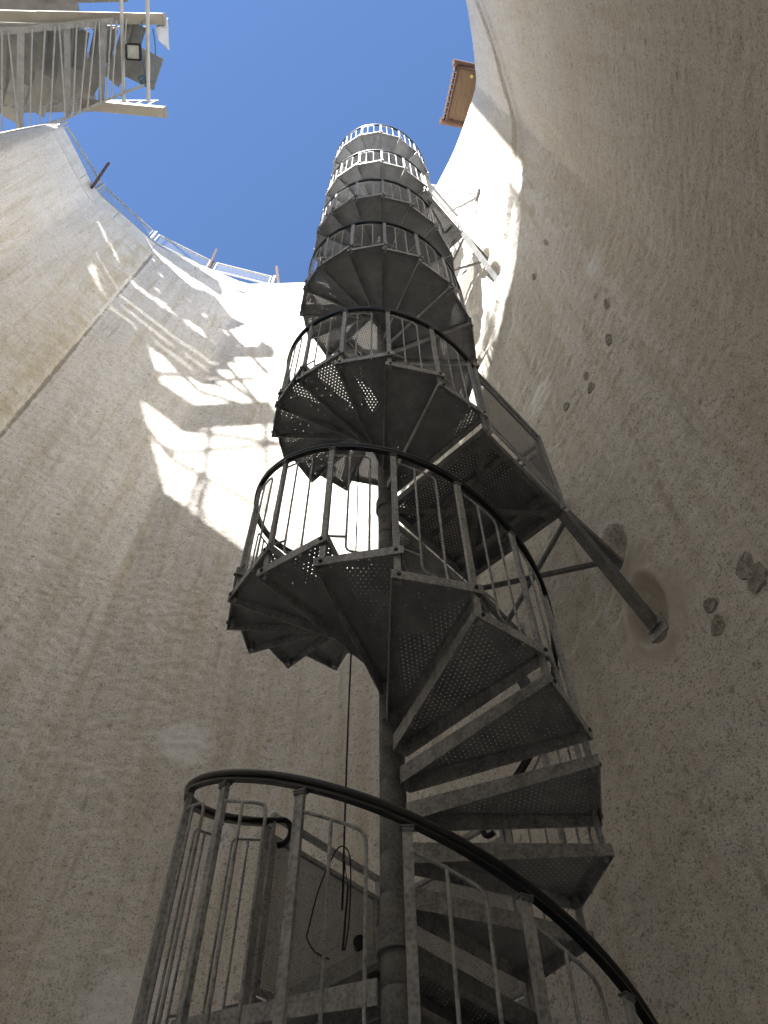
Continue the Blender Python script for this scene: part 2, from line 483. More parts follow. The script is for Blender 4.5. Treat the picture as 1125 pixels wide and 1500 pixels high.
# parapet ring of smooth blocks, open joints between them
def offs(i, d): return (PL[i][0] - NIN[i][0] * d, PL[i][1] - NIN[i][1] * d)
par = MB()
cum = np.concatenate([[0], np.cumsum(np.linalg.norm(np.roll(PL, -1, 0) - PL, axis=1))])
tot = cum[-1]; nb = int(tot / 1.15)
def at_s(s):
    s = s % tot; i = int(np.searchsorted(cum, s, 'right') - 1); i = min(i, nu - 1)
    f = (s - cum[i]) / (cum[i + 1] - cum[i]); a = PL[i]; b = PL[(i + 1) % nu]
    n = NIN[i] * (1 - f) + NIN[(i + 1) % nu] * f
    return np.array(a) * (1 - f) + np.array(b) * f, n / np.linalg.norm(n)
for k in range(nb):
    s0 = k * tot / nb + .008; s1 = (k + 1) * tot / nb - .008
    inner = []; outer = []
    jit = random.uniform(.004, .014)
    for q in range(5):
        p, n = at_s(s0 + (s1 - s0) * q / 4)
        inner.append(tuple(p + n * jit)); outer.append(tuple(p - n * .40))
    zt = ZR + random.uniform(-.012, .012) if inner[2][0] > -7.95 else ZR - .31
    m = len(inner); zb = ZR - .72 + random.uniform(-.02, .02)
    for q in range(m - 1):
        par.prism([inner[q], inner[q + 1], outer[q + 1], outer[q]], zb, zt)
ring = par.build('parapet', M['parapet'], shaft, (0, 0, -FLOOR))

# core hole plugs: rough mortar discs let into the wall
def plug(px, py, r, r2=None):
    c, n = wall_point(px, py, 0.0)
    t = Vector((-n.y, n.x, 0)); b = MB(); vs = []; N = 40
    i = np.argmin((verts[:, 0] - c.x) ** 2 + (verts[:, 1] - c.y) ** 2 + (verts[:, 2] - c.z) ** 2)
    c = Vector(verts[i].tolist())
    r2 = r2 or r
    ph = [random.uniform(0, 6.3) for _ in range(4)]
    rr = [1 + .07 * math.sin(2 * 2 * pi * q / N + ph[0]) + .06 * math.sin(3 * 2 * pi * q / N + ph[1]) + .05 * math.sin(7 * 2 * pi * q / N + ph[2]) + random.uniform(-.05, .05) for q in range(N)]
    rings = ((-.05, 1.0), (.008, 1.0), (.012, .90), (.006, .6), (.008, .3))
    for dep, k in rings:
        for q in range(N):
            a = 2 * pi * q / N
            vs.append(c + t * (math.cos(a) * r * k * rr[q]) + Vector((0, 0, math.sin(a) * r2 * k * rr[q])) + n * (dep + random.uniform(-.004, .004)))
    vs.append(c + n * .006)
    fs = []; m = len(rings)
    for L in range(m - 1):
        for q in range(N): fs.append((L * N + q, L * N + (q + 1) % N, L * N + N + (q + 1) % N, L * N + N + q))
    for q in range(N): fs.append(((m - 1) * N + q, (m - 1) * N + (q + 1) % N, m * N))
    b.add(vs, fs, 0, False)
    return b.build('mortar_plug', M['plug'], shaft, (0, 0, -FLOOR))
for a in ((1092, 826, .085), (1105, 846, .085), (1040, 888, .055), (1050, 917, .065), (895, 497, .045, .10), (890, 444, .04, .09), (866, 570, .05, .08), (860, 553, .035, .06), (781, 405, .035, .10), (831, 596, .04, .06), (799, 355, .03, .12)):
    plug(*a)

# ------------------------------------------------------------------ floor, ground
b = MB(); b.add([(-10, -8, FLOOR), (4, -8, FLOOR), (4, 5, FLOOR), (-10, 5, FLOOR)], [(0, 1, 2, 3)])
tag(b.build('floor', M['concrete']), kind='structure')
b = MB()
idx = list(range(0, nu, 6)); inner = [offs(i, .06) for i in idx]
far = []
for (x, y) in inner:
    v = Vector((x - ctr[0], y - ctr[1])).normalized(); far.append((ctr[0] + v.x * 400, ctr[1] + v.y * 400))
n = len(inner); zg = ZR - .30
b.add([(x, y, zg) for x, y in inner] + [(x, y, zg) for x, y in far], [(i, (i + 1) % n, n + (i + 1) % n, n + i) for i in range(n)])
tag(b.build('ground', M['ground']), kind='structure')

# ------------------------------------------------------------------ spiral staircase
AL = R_(22.5); PHI = R_(-2.3); H = .20103; HR = 1.2347
zA = 3.096; zZ = zA - 13 * H; zB = zA + 13 * H; zC = zB + 16 * H; zD = zC + 13 * H; zE = zD + 13 * H; zF = zE + 16 * H
def dr(th): return Vector((-math.sin(th), -math.cos(th), 0))
stair = empty('spiral_staircase', (0, 0, FLOOR))
tag(stair, 'tall grey galvanised spiral staircase with perforated treads and black handrail', 'staircase')
OZ = -FLOOR     # children are given in world heights

TOPZ = zF + 7 * H + .1
PR = .068
b = MB()
# central pole: one sleeve per riser with a fine open ring between them
ring_pts = []
z = FLOOR
while z < TOPZ:
    z2 = min(z + H, TOPZ)
    for zz, rr in ((z + .002, PR - .004), (z + .006, PR), (z2 - .006, PR), (z2 - .002, PR - .004)): ring_pts.append((zz, rr))
    z = z2
N = 28; vs = []; fs = []
for zz, rr in ring_pts:
    for k in range(N):
        a = 2 * pi * k / N; vs.append((rr * math.cos(a), rr * math.sin(a), zz))
for i in range(len(ring_pts) - 1):
    for k in range(N): fs.append((i * N + k, i * N + (k + 1) % N, (i + 1) * N + (k + 1) % N, (i + 1) * N + k))
b.add(vs, fs, 0, True)
b.add([vs[k] for k in range(len(vs) - N, len(vs))], [tuple(range(N))])
b.build('central_pole', M['galv_dull'], stair, (0, 0, OZ))

# tread prototype (local: first post at angle 0, ascending clockwise)
RO = 1.0
def P2(r, th): v = dr(th); return Vector((v.x * r, v.y * r))
bis = AL / 2
dv = P2(1, bis); tv = Vector((dv.y, -dv.x))         # along the outer chord
tv = (P2(1, AL) - P2(1, 0)).normalized()
Dc = math.cos(AL / 2) * RO + .022
half = math.sin(AL / 2) * RO + .036
oa = dv * Dc - tv * half; ob = dv * Dc + tv * half
ia = dv * .072 - tv * .042; ib = dv * .072 + tv * .042
def tread_proto():
    f = MB()
    t = .006
    f.wall(ia, oa, 0, .105, .062, t); f.wall(ib, ob, 0, .105, .062, t)      # two radial flanges
    f.wall(oa, ob, 0, .062, .062, .007)                                       # outer flange
    f.wall(ia, ib, 0, .105, .105, t)
    # solid margin of the top sheet
    def inset(m_out, m_side, m_in):
        res = []
        for p, q, sgn in ((ia, oa, 1), (ib, ob, -1)):
            d = (q - p).normalized(); nn = Vector((-d.y, d.x)); nn = nn if nn.dot(tv) * sgn > 0 else -nn
            res.append((p + d * m_in + nn * m_side, q - d * m_out + nn * m_side))
        return res
    (a0, a1), (b0, b1) = inset(.05, .022, .10)
    zt = -.003
    q = lambda *p: [(v.x, v.y, zt) for v in p]
    f.add(q(ia, oa, a1, a0), [(0, 1, 2, 3)], 1); f.add(q(ib, b0, b1, ob), [(0, 1, 2, 3)], 1)
    f.add(q(oa, ob, b1, a1), [(0, 1, 2, 3)], 1); f.add(q(ia, a0, b0, ib), [(0, 1, 2, 3)], 1)
    # sleeve clamp against the pole
    for th in (0, AL):
        c = P2(RO, th); c = dv * Dc + tv * ((c).dot(tv))
        mm = Matrix((tv.to_3d(), dv.to_3d(), Vector((0, 0, 1)))).transposed()
        # hexagon head on the flange and the post shoe below the sheet
        vs = [];
        for dep in (.002, .013):
            for k in range(6):
                a = pi / 3 * k
                vs.append(Vector((c.x, c.y, -.031)) + mm @ Vector((.011 * math.cos(a), dep, .011 * math.sin(a))))
        f.add(vs, [tuple(range(6, 12))] + [(k, (k + 1) % 6, 6 + (k + 1) % 6, 6 + k) for k in range(6)], 2)
    o = f.build('tread', [M['galv'], M['plain'], M['bolt']])
    p = MB(); p.add(q(a0, a1, b1, b0), [(0, 1, 2, 3)])
    pl = p.build('perforated_plate', M['plate'], o)
    return o
tread0 = tread_proto(); used = [False]
def tread(ztop, th):
    if not used[0]:
        o = tread0; o.parent = stair; used[0] = True
        o.location = (0, 0, ztop + OZ); o.rotation_euler = (0, 0, -th)
        return o
    return dup(tread0, stair, (0, 0, ztop + OZ), -th)

# baluster post prototype, foot at z = 0 (under the lower tread), radially outside at RO
PH = HR + .035
def post_proto():
    p = MB(); c = P2(RO - .004, 0)
    p.box((c.x, c.y, PH / 2), (.034, .022, PH))
    o = p.build('baluster_post', M['galv'])
    q = MB(); q.box((c.x, c.y, PH - .006), (.05, .034, .006)); q.tube([(c.x - .02, c.y - .012, PH - .02), (c.x + .02, c.y - .012, PH - .02)], .008, 0, 6)
    q.build('rail_bracket', M['galv_dull'], o)
    return o
post0 = post_proto(); usedp = [False]
def post(zf, th):
    if not usedp[0]:
        usedp[0] = True; post0.parent = stair
        post0.location = (0, 0, zf + OZ); post0.rotation_euler = (0, 0, -th); return post0
    return dup(post0, stair, (0, 0, zf + OZ), -th)

# infill rods of one bay between the post at angle 0 and the next, higher post at AL
def hp(f, z):       # point at fraction f of the bay, height z above the local slope
    th = f * AL; r = RO - .004; v = P2(r, th); return Vector((v.x, v.y, z + f * H))
def infill_proto():
    b = MB(); r = .0068
    ztop = PH - .085; zb = .175; zstub = .30
    f1, f2 = .36, .68
    # bar A: from the higher post along the top, bent down into the first upright
    def bend(p, c, q, n=5):
        return [p.lerp(c, 0) * (1 - t) ** 2 + c * 2 * t * (1 - t) + q * t * t for t in [i / n for i in range(n + 1)]]
    c = hp(f1, ztop)
    A = [hp(1 - .02, ztop), hp(.8, ztop), hp(.55, ztop)] + bend(hp(f1 + .10, ztop), c, hp(f1, ztop - .05)) + [hp(f1, .5), hp(f1, zb - .06)]
    b.tube(A, r, 0, 7)
    c = hp(f2, zb)
    B = [hp(f1, zb - .01), hp(f2 - .16, zb)] + bend(hp(f2 - .10, zb), c, hp(f2, zb + .05)) + [hp(f2, .6), hp(f2, ztop)]
    b.tube(B, r, 0, 7)
    b.tube([hp(f2, zstub), hp(1 - .02, zstub)], r, 0, 7)
    return b.build('infill_rod', M['galv'])
inf0 = infill_proto(); usedi = [False]
def infill(zf, th):
    if not usedi[0]:
        usedi[0] = True; inf0.parent = stair
        inf0.location = (0, 0, zf + OZ); inf0.rotation_euler = (0, 0, -th); return inf0
    return dup(inf0, stair, (0, 0, zf + OZ), -th)

def handrail(zt, k0, k1, hook0=True, hook1=True):
    b = MB(); pts = []
    st = 8; e = .25
    n = int((k1 - k0 + 2 * e) * st)
    for i in range(n + 1):
        k = k0 - e + (k1 - k0 + 2 * e) * i / n
        v = P2(RO - .004, PHI + k * AL); pts.append(Vector((v.x, v.y, zt + k * H + HR + .045)))
    def hook(p, d):
        res = []; side = Vector((-p.x, -p.y, 0)).normalized()
        for i in range(1, 10):
            a = pi * i / 9
            res.append(p + d * (math.sin(a) * .085) + Vector((0, 0, -1)) * (1 - math.cos(a)) * .085)
        return res
    full = list(pts)
    if hook1: full += hook(pts[-1], (pts[-1] - pts[-2]).normalized())
    if hook0: full = hook(pts[0], (pts[0] - pts[1]).normalized())[::-1] + full
    b.tube(full, .0185, 0, 12)
    b.strip([p - Vector((0, 0, .030)) for p in pts[2:-2]], .03, .012)
    return b.build('handrail', M['rail'], stair, (0, 0, OZ))

FL = [(zZ, -9, 6), (zA, -6, 10), (zB, -2, 22), (zD, -6, 10), (zE, -2, 22)]
for fi, (zt, k0, k1) in enumerate(FL):
    for k in range(k0, k1):
        tread(zt + (k + 1) * H + .031, PHI + k * AL)
        infill(zt + k * H - .035, PHI + k * AL)
    for k in range(k0, k1 + 1):
        post(zt + k * H - .035, PHI + k * AL)
    handrail(zt, k0, k1)

# landings: square plates with the pole in one corner
SIDE = .985
def landing(th0, z, guards=True, name='landing'):
    """th0 = direction of the edge where the climb arrives; the other edge lies 90 degrees further"""
    L = empty(name, (0, 0, z + OZ), -th0 + 0.0, stair)
    e1 = Vector((0, -1, 0)); e2 = Vector((-1, 0, 0))      # local: arrival edge, departure edge (clockwise)
    P = lambda a, c, zz=0: e1 * a + e2 * c + Vector((0, 0, zz))
    s = SIDE
    f = MB(); dep = .085; w = .045
    zc = -dep / 2
    f.bar(P(.0, w / 2, zc), P(s, w / 2, zc), w, dep); f.bar(P(.0, s - w / 2, zc), P(s, s - w / 2, zc), w, dep)
    f.bar(P(w / 2, w, zc), P(w / 2, s - w, zc), w, dep - .004); f.bar(P(s - w / 2, w, zc), P(s - w / 2, s - w, zc), w, dep - .004)
    f.build('frame', M['galv_dull'], L)
    j = MB()
    for t in (.27, .79): j.bar(P(t * s, w, -.052), P(t * s, s - w, -.052), .05, .05)
    j.build('joist', M['galv_dull'], L)
    x = MB(); x.bar(P(.05, .05, -.084), P(s - .05, s - .05, -.084), .05, .006); x.bar(P(s - .05, .05, -.091), P(.05, s - .05, -.091), .05, .006)
    x.build('cross_brace', M['galv_dull'], L)
    for (a, c) in ((s - .08, s - .08), (.08, s - .08), (s - .08, .08)):
        g = MB(); g.box(P(a, c, -.0965), (.13, .13, .004)); g.build('gusset_plate', M['galv_dull'], L)
    d = MB(); q = w * .7
    d.add([P(q, q, -.002), P(s - q, q, -.002), P(s - q, s - q, -.002), P(q, s - q, -.002)], [(0, 1, 2, 3)])
    d.build('perforated_deck', M['deck'], L)
    col = MB(); NN = 24
    vs = [(.085 * math.cos(2 * pi * k / NN), .085 * math.sin(2 * pi * k / NN), zz) for zz in (-.1, .012) for k in range(NN)]
    col.add(vs, [(k, (k + 1) % NN, NN + (k + 1) % NN, NN + k) for k in range(NN)] + [tuple(range(NN))[::-1], tuple(range(NN, 2 * NN))], 0)
    col.build('pole_collar', M['galv_dull'], L)
    if guards:
        for A, Bv in ((P(s + .02, .03), P(s + .02, s - .02)), (P(s - .02, s + .02), P(.03, s + .02))):
            ang = math.atan2((Bv - A).y, (Bv - A).x); ln = (Bv - A).length
            G = MB()
            G.bar((.015, 0, -.07), (.015, 0, 1.13), .045, .02, 0, (1, 0, 0)); G.bar((ln - .015, 0, -.07), (ln - .015, 0, 1.13), .045, .02, 0, (1, 0, 0))
            G.bar((.026, 0, 1.115), (ln - .026, 0, 1.115), .03, .035)
            G.bar((.026, 0, .98), (ln - .026, 0, .98), .02, .03); G.bar((.026, 0, .13), (ln - .026, 0, .13), .02, .03)
            G.bar((.042, 0, .145), (.042, 0, .965), .018, .026, 0, (1, 0, 0)); G.bar((ln - .042, 0, .145), (ln - .042, 0, .965), .018, .026, 0, (1, 0, 0))
            G.bar((.026, .004, .06), (ln - .026, .004, .06), .006, .08)
            for xx in (.015, ln - .015):
                for zz in (-.05, -.015): G.box((xx, -.026, zz), (.018, .01, .018))
            go = G.build('guard_panel', M['galv'], None); go.parent = L
            go.location = A; go.rotation_euler = (0, 0, ang)
            sh = MB(); sh.add([(.05, .002, .14), (ln - .05, .002, .14), (ln - .05, .002, .97), (.05, .002, .97)], [(0, 1, 2, 3)])
            sh.build('perforated_sheet', M['mesh'], go)
    return L
# L0 and L2 point back (arrive at index 6), L1 and L3 point right (arrive at index 10), L4 back at the top
landing(PHI + 6 * AL, zZ + 7 * H + .02)
landing(PHI + 10 * AL, zA + 11 * H + .02)
landing(PHI + 6 * AL, zC + 7 * H + .02)
landing(PHI + 10 * AL, zD + 11 * H + .02)
landing(PHI + 6 * AL, zF + 7 * H + .02)

# struts from the landings into pockets in the wall
def corner(th0, a, c):
    v = P2(1, th0) * (a * SIDE) + P2(1, th0 + pi / 2) * (c * SIDE); return Vector((v.x, v.y, 0))
def strut(a, b_, w=.06, name='wall_strut', mat='galv_dull', plate=True):
    m = MB(); m.bar(a, b_, w, w)
    o = m.build(name, M[mat], stair, (0, 0, OZ))
    if plate:
        d = (Vector(b_) - Vector(a)); d.z = 0; d.normalize()
        q = MB(); q.bar(Vector(b_) + d * -.005, Vector(b_) + d * .014, .16, .16)
        for sx in (-1, 1): q.bar(Vector(b_) + Vector((-d.y, d.x, 0)) * .055 * sx - d * .03, Vector(b_) + Vector((-d.y, d.x, 0)) * .055 * sx + d * .01, .022, .022)
        q.build('wall_plate', M['galv'], o)
    return o
for zz, pk in ((zA + 11 * H, ((910, 828), (958, 918))), (zD + 11 * H, ((720, 386), (728, 410)))):
    th = PHI + 10 * AL
    O = corner(th, 1, 1) + Vector((0, 0, zz - .09)); Bk = corner(th, 1, 0) + Vector((0, 0, zz - .09))
    p1, n1 = wall_point(*pk[0], lift=-.02); p2, n2 = wall_point(*pk[1], lift=-.02)
    strut(O + Vector((.0, -.02, 0)), p1); strut(O + Vector((-.03, -.05, -.07)), p2, .075)
    # pair under the back corner
    dirb = Vector((.62, .78, 0))
    hw = Bk.copy()
    for t in range(200):
        hw = Bk + dirb * (t * .01)
        if ((PL - np.array([hw.x, hw.y])) ** 2).sum(1).min() < .012: break
    strut(Bk, hw + Vector((0, 0, .02))); strut(Bk + Vector((0, 0, -.07)), hw + Vector((.02, .02, -.72)), .075)
    strut(Bk + Vector((.03, .02, -.05)), p1 + n1 * .12, .032, 'tie_rod', 'galv_dull', False)
    strut(O + Vector((0, -.02, -.06)), (Bk + hw) / 2 + Vector((0, 0, -.34)), .03, 'tie_rod', 'galv_dull', False)
# ------------------------------------------------------------------ loose cable on the stair
def at_dist(px, py, hd):
    d = ray(px, py); t = hd / math.hypot(d.x, d.y); return CAM + d * t
b = MB()
pts = []
zt = zC + 7 * H - .1
base = at_dist(508, 1150, 4.15)
for i in range(30):
    z = zt - (zt - 2.45) * i / 29
    pts.append((base.x + .006 * math.sin(z * 1.3), base.y + .006 * math.cos(z * .9), z))
pts += [at_dist(504, 1262, 4.15), at_dist(510, 1300, 4.14), at_dist(506, 1345, 4.13), at_dist(502, 1392, 4.12)]
b.tube(pts, .006, 0, 8)
tag(b.build('hanging_cable', M['rubber']), 'long thin black cable hanging straight down behind the pole', 'cable')
b = MB()
def smooth(ps, n=6):
    ps = [Vector(p) for p in ps]; out = []
    for i in range(len(ps) - 1):
        p0 = ps[max(i - 1, 0)]; p1 = ps[i]; p2 = ps[i + 1]; p3 = ps[min(i + 2, len(ps) - 1)]
        for k in range(n):
            t = k / n
            out.append(.5 * ((2 * p1) + (p2 - p0) * t + (2 * p0 - 5 * p1 + 4 * p2 - p3) * t * t + (3 * p1 - p0 - 3 * p2 + p3) * t ** 3))
    out.append(ps[-1]); return out
lp = [(505, 1392), (512, 1340), (513, 1260), (503, 1240), (490, 1250), (468, 1300), (452, 1360), (450, 1375), (462, 1395), (482, 1405)]
b.tube(smooth([at_dist(x, y, 4.16) for x, y in lp]), .0042, 0, 7)
tag(b.build('cable_loop', M['rubber']), 'slack black cable looped over the lowest perforated guard', 'cable')
b = MB()
hd = .0
pc = at_dist(527, 1384, 3.95)
lp = [(527, 1384), (527, 1400), (531, 1425), (541, 1450), (545, 1475)]
b.tube(smooth([at_dist(x, y, 3.95 - .012 * i) for i, (x, y) in enumerate(lp)]), .008, 0, 7)
plg = b.build('plug_lead', M['rubber']); tag(plg, 'short black lead with round plug on the lowest landing edge', 'plug')
q = MB(); q.tube([pc + Vector((0, -.03, 0)), pc + Vector((0, .03, .01))], .032, 0, 14); q.build('plug_head', M['rubber'], plg)

# ------------------------------------------------------------------ fittings on the sunlit right hand wall
def pipe_on_wall(pxs, lift, r, name, label, cat, mat='galv'):
    b = MB(); b.tube(smooth([wall_point(x, y, l)[0] for (x, y), l in zip(pxs, lift)], 4), r, 0, 8)
    return tag(b.build(name, M[mat]), label, cat)
pb = pipe_on_wall([(646, 289), (668, 288), (704, 286.5)], [.9, .45, .07], .022, 'wall_bracket', 'thin white bracket arm on the sunlit wall beside the stair top', 'bracket')
q = MB(); p0 = wall_point(707, 279, .06)[0]; p1 = wall_point(702, 297, .06)[0]; q.bar(p0, p1, .07, .05); q.build('bracket_plate', M['galv_dull'], pb)
pipe_on_wall([(703, 297), (700, 330), (697, 365), (694, 385), (689, 397), (684, 402)], [.06] * 6, .012, 'wall_cable', 'thin dark cable running down the sunlit wall from the bracket arm', 'cable', 'rubber')
pipe_on_wall([(703, 400), (699, 410), (690, 419), (678, 427), (674, 431)], [.03] * 5, .012, 'wall_cable', 'short dark cable curving across the sunlit wall under the strut pockets', 'cable', 'rubber')
b = MB()
cc = wall_point(668, 378, .35)[0]
for k in range(4):
    pts = []
    for i in range(25):
        a = 2 * pi * i / 24
        pts.append(cc + Vector((math.cos(a) * (.17 + .012 * k), .05 * k + .02 * math.sin(a * 3), math.sin(a) * (.42 + .03 * k))))
    b.tube(pts, .012, 0, 6, False)
tag(b.build('cable_coil', M['galv_dull']), 'grey coil of cable hanging under the upper side landing', 'cable coil')

# ------------------------------------------------------------------ rim fence on the left and back
def at_z(px, py, z):
    d = ray(px, py); return CAM + d * (z / d.z)
fence = empty('mesh_fence', (-6.5, 2.0, ZR)); FO = Vector((-6.5, 2.0, ZR))
tag(fence, 'low white mesh fence along the shaft rim at the left', 'fence')
def arc_at(px, py):
    p = at_z(px, py, ZR); i = int(np.argmin(((PL - np.array([p.x, p.y])) ** 2).sum(1))); return cum[i]
sposts = [arc_at(*p) for p in ((60, 110), (139, 281), (219, 352), (304, 397), (396, 417))]
def arc_xy(x, y): return cum[int(np.argmin(((PL - np.array([x, y])) ** 2).sum(1)))]
near_posts = [arc_xy(*p) for p in ((-7.3, -4.4), (-6.2, -5.7), (-4.6, -6.7), (-2.8, -7.0), (-1.3, -6.8))]
FH = 1.0; SB = .13
for a, c in list(zip(sposts, sposts[1:])) + list(zip(near_posts, near_posts[1:])):
    (pa, na), (pb_, nb_) = at_s(a), at_s(c)
    A = Vector((*(pa - na * SB), ZR)); Bq = Vector((*(pb_ - nb_ * SB), ZR)); d = (Bq - A); ln = d.length - .16; d.normalize()
    G = MB()
    G.bar((.08, 0, FH), (ln + .08, 0, FH), .04, .04); G.bar((.08, 0, .30), (ln + .08, 0, .30), .04, .04)
    G.bar((.105, 0, .325), (.105, 0, FH - .025), .05, .04, 0, (1, 0, 0)); G.bar((ln + .055, 0, .325), (ln + .055, 0, FH - .025), .05, .04, 0, (1, 0, 0))
    go = G.build('fence_panel', M['white'], fence); go.location = A - FO; go.rotation_euler = (0, 0, math.atan2(d.y, d.x))
    w = MB(); w.add([(.12, 0, .32), (ln + .04, 0, .32), (ln + .04, 0, FH - .02), (.12, 0, FH - .02)], [(0, 1, 2, 3)])
    w.build('wire_mesh', M['wire'], go)
for a in sposts + near_posts:
    p, n_ = at_s(a); G = MB(); G.box((0, 0, .55), (.07, .07, 1.1)); G.box((0, 0, .012), (.2, .2, .018))
    go = G.build('fence_post', M['white'], fence, bevel=.006)
    go.location = Vector((*(p - n_ * SB), ZR)) - FO
for k, (b0, b1, lab) in enumerate((((142, 264), (159, 239), 'rusty steel stake leaning above the rim fence, leftmost of three'), ((306, 391), (317, 366), 'rusty steel stake above the rim fence, middle one of three'), ((408, 416), (405, 391), 'rusty upright steel stake on the rim nearest the spiral stair'))):
    A = at_z(*b0, ZR + .3); best = None
    for i in range(100):
        q = at_z(*b1, ZR + .6 + i * .025); e = (q.xy - A.xy).length
        if best is None or e < best[0]: best = (e, q)
    A = A - Vector((0, 0, .0)); q = best[1]
    G = MB(); G.bar(A - (q - A).normalized() * .6, q, .075, .055)
    tag(G.build('steel_stake', M['rust'], bevel=.004), lab, 'stake', 'rusty stakes along the rim')

# ------------------------------------------------------------------ steel stair and beams that jut over the upper left rim
ZS = 26.0
gs = empty('steel_stair_platform', (-9, -1.6, ZS)); GO = Vector((-9, -1.6, ZS))
tag(gs, 'grey steel stair platform with two cream beams jutting over the upper left rim', 'platform')
def part(m, name, mat, bevel=0.0):
    o = m.build(name, M[mat], gs, -GO, bevel=bevel); return o
Z_ = lambda px, py, z=ZS: at_z(px, py, z)
# long cream beams
for pts in (((238, 26), -14.0, -2.78), ((240, 165), -8.7, -.45)):
    e = Z_(*pts[0]); m = MB(); m.bar((e.x, pts[2], ZS + .25), (pts[1], pts[2] - .25, ZS + .25), .27, .34)
    m.box((e.x + .004, pts[2], ZS + .25), (.012, .31, .38), 0)
    part(m, 'cantilever_beam', 'cream', .006)
# stringers (light grey flats)
up0, up1 = Z_(-60, 53), Z_(168, 30)
lo = [Z_(-60, 222), Z_(95, 174), Z_(150, 149), Z_(212, 124)]
m = MB(); m.bar(up0, up1, .16, .22); part(m, 'stringer', 'greysteel')
m = MB()
for p, q in zip(lo, lo[1:]): m.bar(p, q, .07, .26)
part(m, 'stringer', 'greysteel')
# cross flats and rods between the stringers
def lerp_l(x):
    for p, q in zip(lo, lo[1:]):
        if p.x <= x <= q.x: return p.lerp(q, (x - p.x) / (q.x - p.x))
    return lo[0] if x < lo[0].x else lo[-1]
def at_up(x): return up0.lerp(up1, (x - up0.x) / (up1.x - up0.x))
for xa, xb, w in ((32, 28, .20), (101, 98, .17), (156, 151, .17)):
    A = Z_(xa, 45); Bq = Z_(xb, 185 if xb < 60 else 160)
    A = at_up(A.x) - Vector((0, 0, .06)); Bq = lerp_l(Bq.x) - Vector((0, 0, .06))
    m = MB(); m.bar(A, Bq, w, .012); part(m, 'cross_flat', 'greysteel')
for xa, xb in ((6, -4), (15, 23), (51, 40), (70, 55), (85, 72), (91, 96), (117, 108), (133, 119), (145, 131), (150, 152), (168, 161), (176, 169), (190, 184)):
    A = Z_(xa, 45); Bq = Z_(xb, 160)
    A = at_up(min(A.x, up1.x + .4)) - Vector((0, 0, .16)); Bq = lerp_l(Bq.x) - Vector((0, 0, .16))
    m = MB(); m.tube([A, Bq], .024, 0, 8); part(m, 'rod', 'greysteel')
# inclined underside plates of the stair flight above
x = -6.75
i = 0
while x > -14:
    yl = lerp_l(x).y - .12; yu = at_up(x).y + .1
    ym = yu + (yl - yu) * .52
    dz = .16 * i
    m = MB()
    m.bar((x, yu, ZS + .42 + dz), (x - .38, ym, ZS + .34 + dz), .62, .03)
    m.bar((x - .38, ym + .02, ZS + .34 + dz), (x - 1.02, yl, ZS + .50 + dz), .56, .03)
    m.bar((x - .10, yu, ZS + .30 + dz), (x - .42, ym, ZS + .25 + dz), .05, .16)
    part(m, 'stair_tread', 'greyplate')
    x -= .86; i += 1
m = MB(); m.bar((-6.55, -2.0, ZS + .55), (-6.95, -1.2, ZS + .45), .9, .03); part(m, 'stair_tread', 'greyplate')
# boarded soffit between upper stringer and beam
m = MB()
for k in range(5): m.bar((-7.4 - .15 * k, -2.78 + .17 - .005 * k, ZS + .62 + .05 * k), (-14, -3.05 + .17 - .02 * k, ZS + .62 + .05 * k), .05, .12)
part(m, 'side_rail', 'greyplate')
# horizontal tubes
for (a, c, r) in (((175, -95), (181.5, 147), .052), ((216, -14), (217.5, 149), .056)):
    m = MB(); m.tube([Z_(*a, ZS - .05), Z_(*c, ZS - .05)], r, 0, 12); part(m, 'cross_tube', 'white')
# solid upper landing over the entrance bay and a second flight alongside, out of the frame
m = MB(); m.box((-11.1, -2.0, ZS + 2.1), (4.6, 3.4, .16)); part(m, 'upper_landing', 'greyplate')
m = MB()
for k in range(4): m.bar((-9.5, -3.30 - k * .26, ZS + .5), (-6.9 - .25 * k, -3.30 - k * .26, ZS + .5), .22, .03)
part(m, 'upper_deck', 'greyplate')
m = MB(); m.bar((-12.5, -5.25, ZS + .3), (-6.7, -4.95, ZS + .3), .5, .34); part(m, 'cantilever_beam', 'cream')
m = MB(); m.bar((-12.5, -4.6, ZS + .4), (-8.75, -4.6, ZS + .4), 1.2, .06); part(m, 'upper_deck', 'greyplate')
for (a, c) in (((-9.4, -3.5, 26.4), (-7.0, -4.9, 26.4)), ((-9.0, -4.9, 26.5), (-7.2, -3.4, 26.5)), ((-8.2, -3.4, 26.3), (-7.9, -5.0, 27.6)), ((-7.5, -3.4, 26.3), (-6.8, -5.0, 26.4)), ((-9.2, -4.2, 26.6), (-6.9, -4.3, 27.0)),
               ((-9.6, -5.5, 26.3), (-7.6, -7.4, 26.3)), ((-8.8, -5.4, 26.4), (-7.3, -6.4, 27.2)), ((-8.0, -5.2, 26.4), (-8.9, -7.6, 26.6)), ((-6.9, -5.1, 26.2), (-7.7, -7.2, 26.4)), ((-9.3, -6.4, 26.9), (-6.6, -6.2, 26.9))):
    m = MB(); m.tube([a, c], .055, 0, 8); part(m, 'shadow_tube', 'greysteel')  # unseen tubes added to throw a lattice of shadow on the lit wall
# legs behind the rim
for (px, py) in ((-11.5, -2.9), (-11.5, -.3), (-13.5, -2.9), (-13.5, -.3)):
    m = MB(); m.box((px, py, (ZS + ZR - .3) / 2), (.2, .2, ZS - ZR + .3)); part(m, 'support_column', 'greysteel')
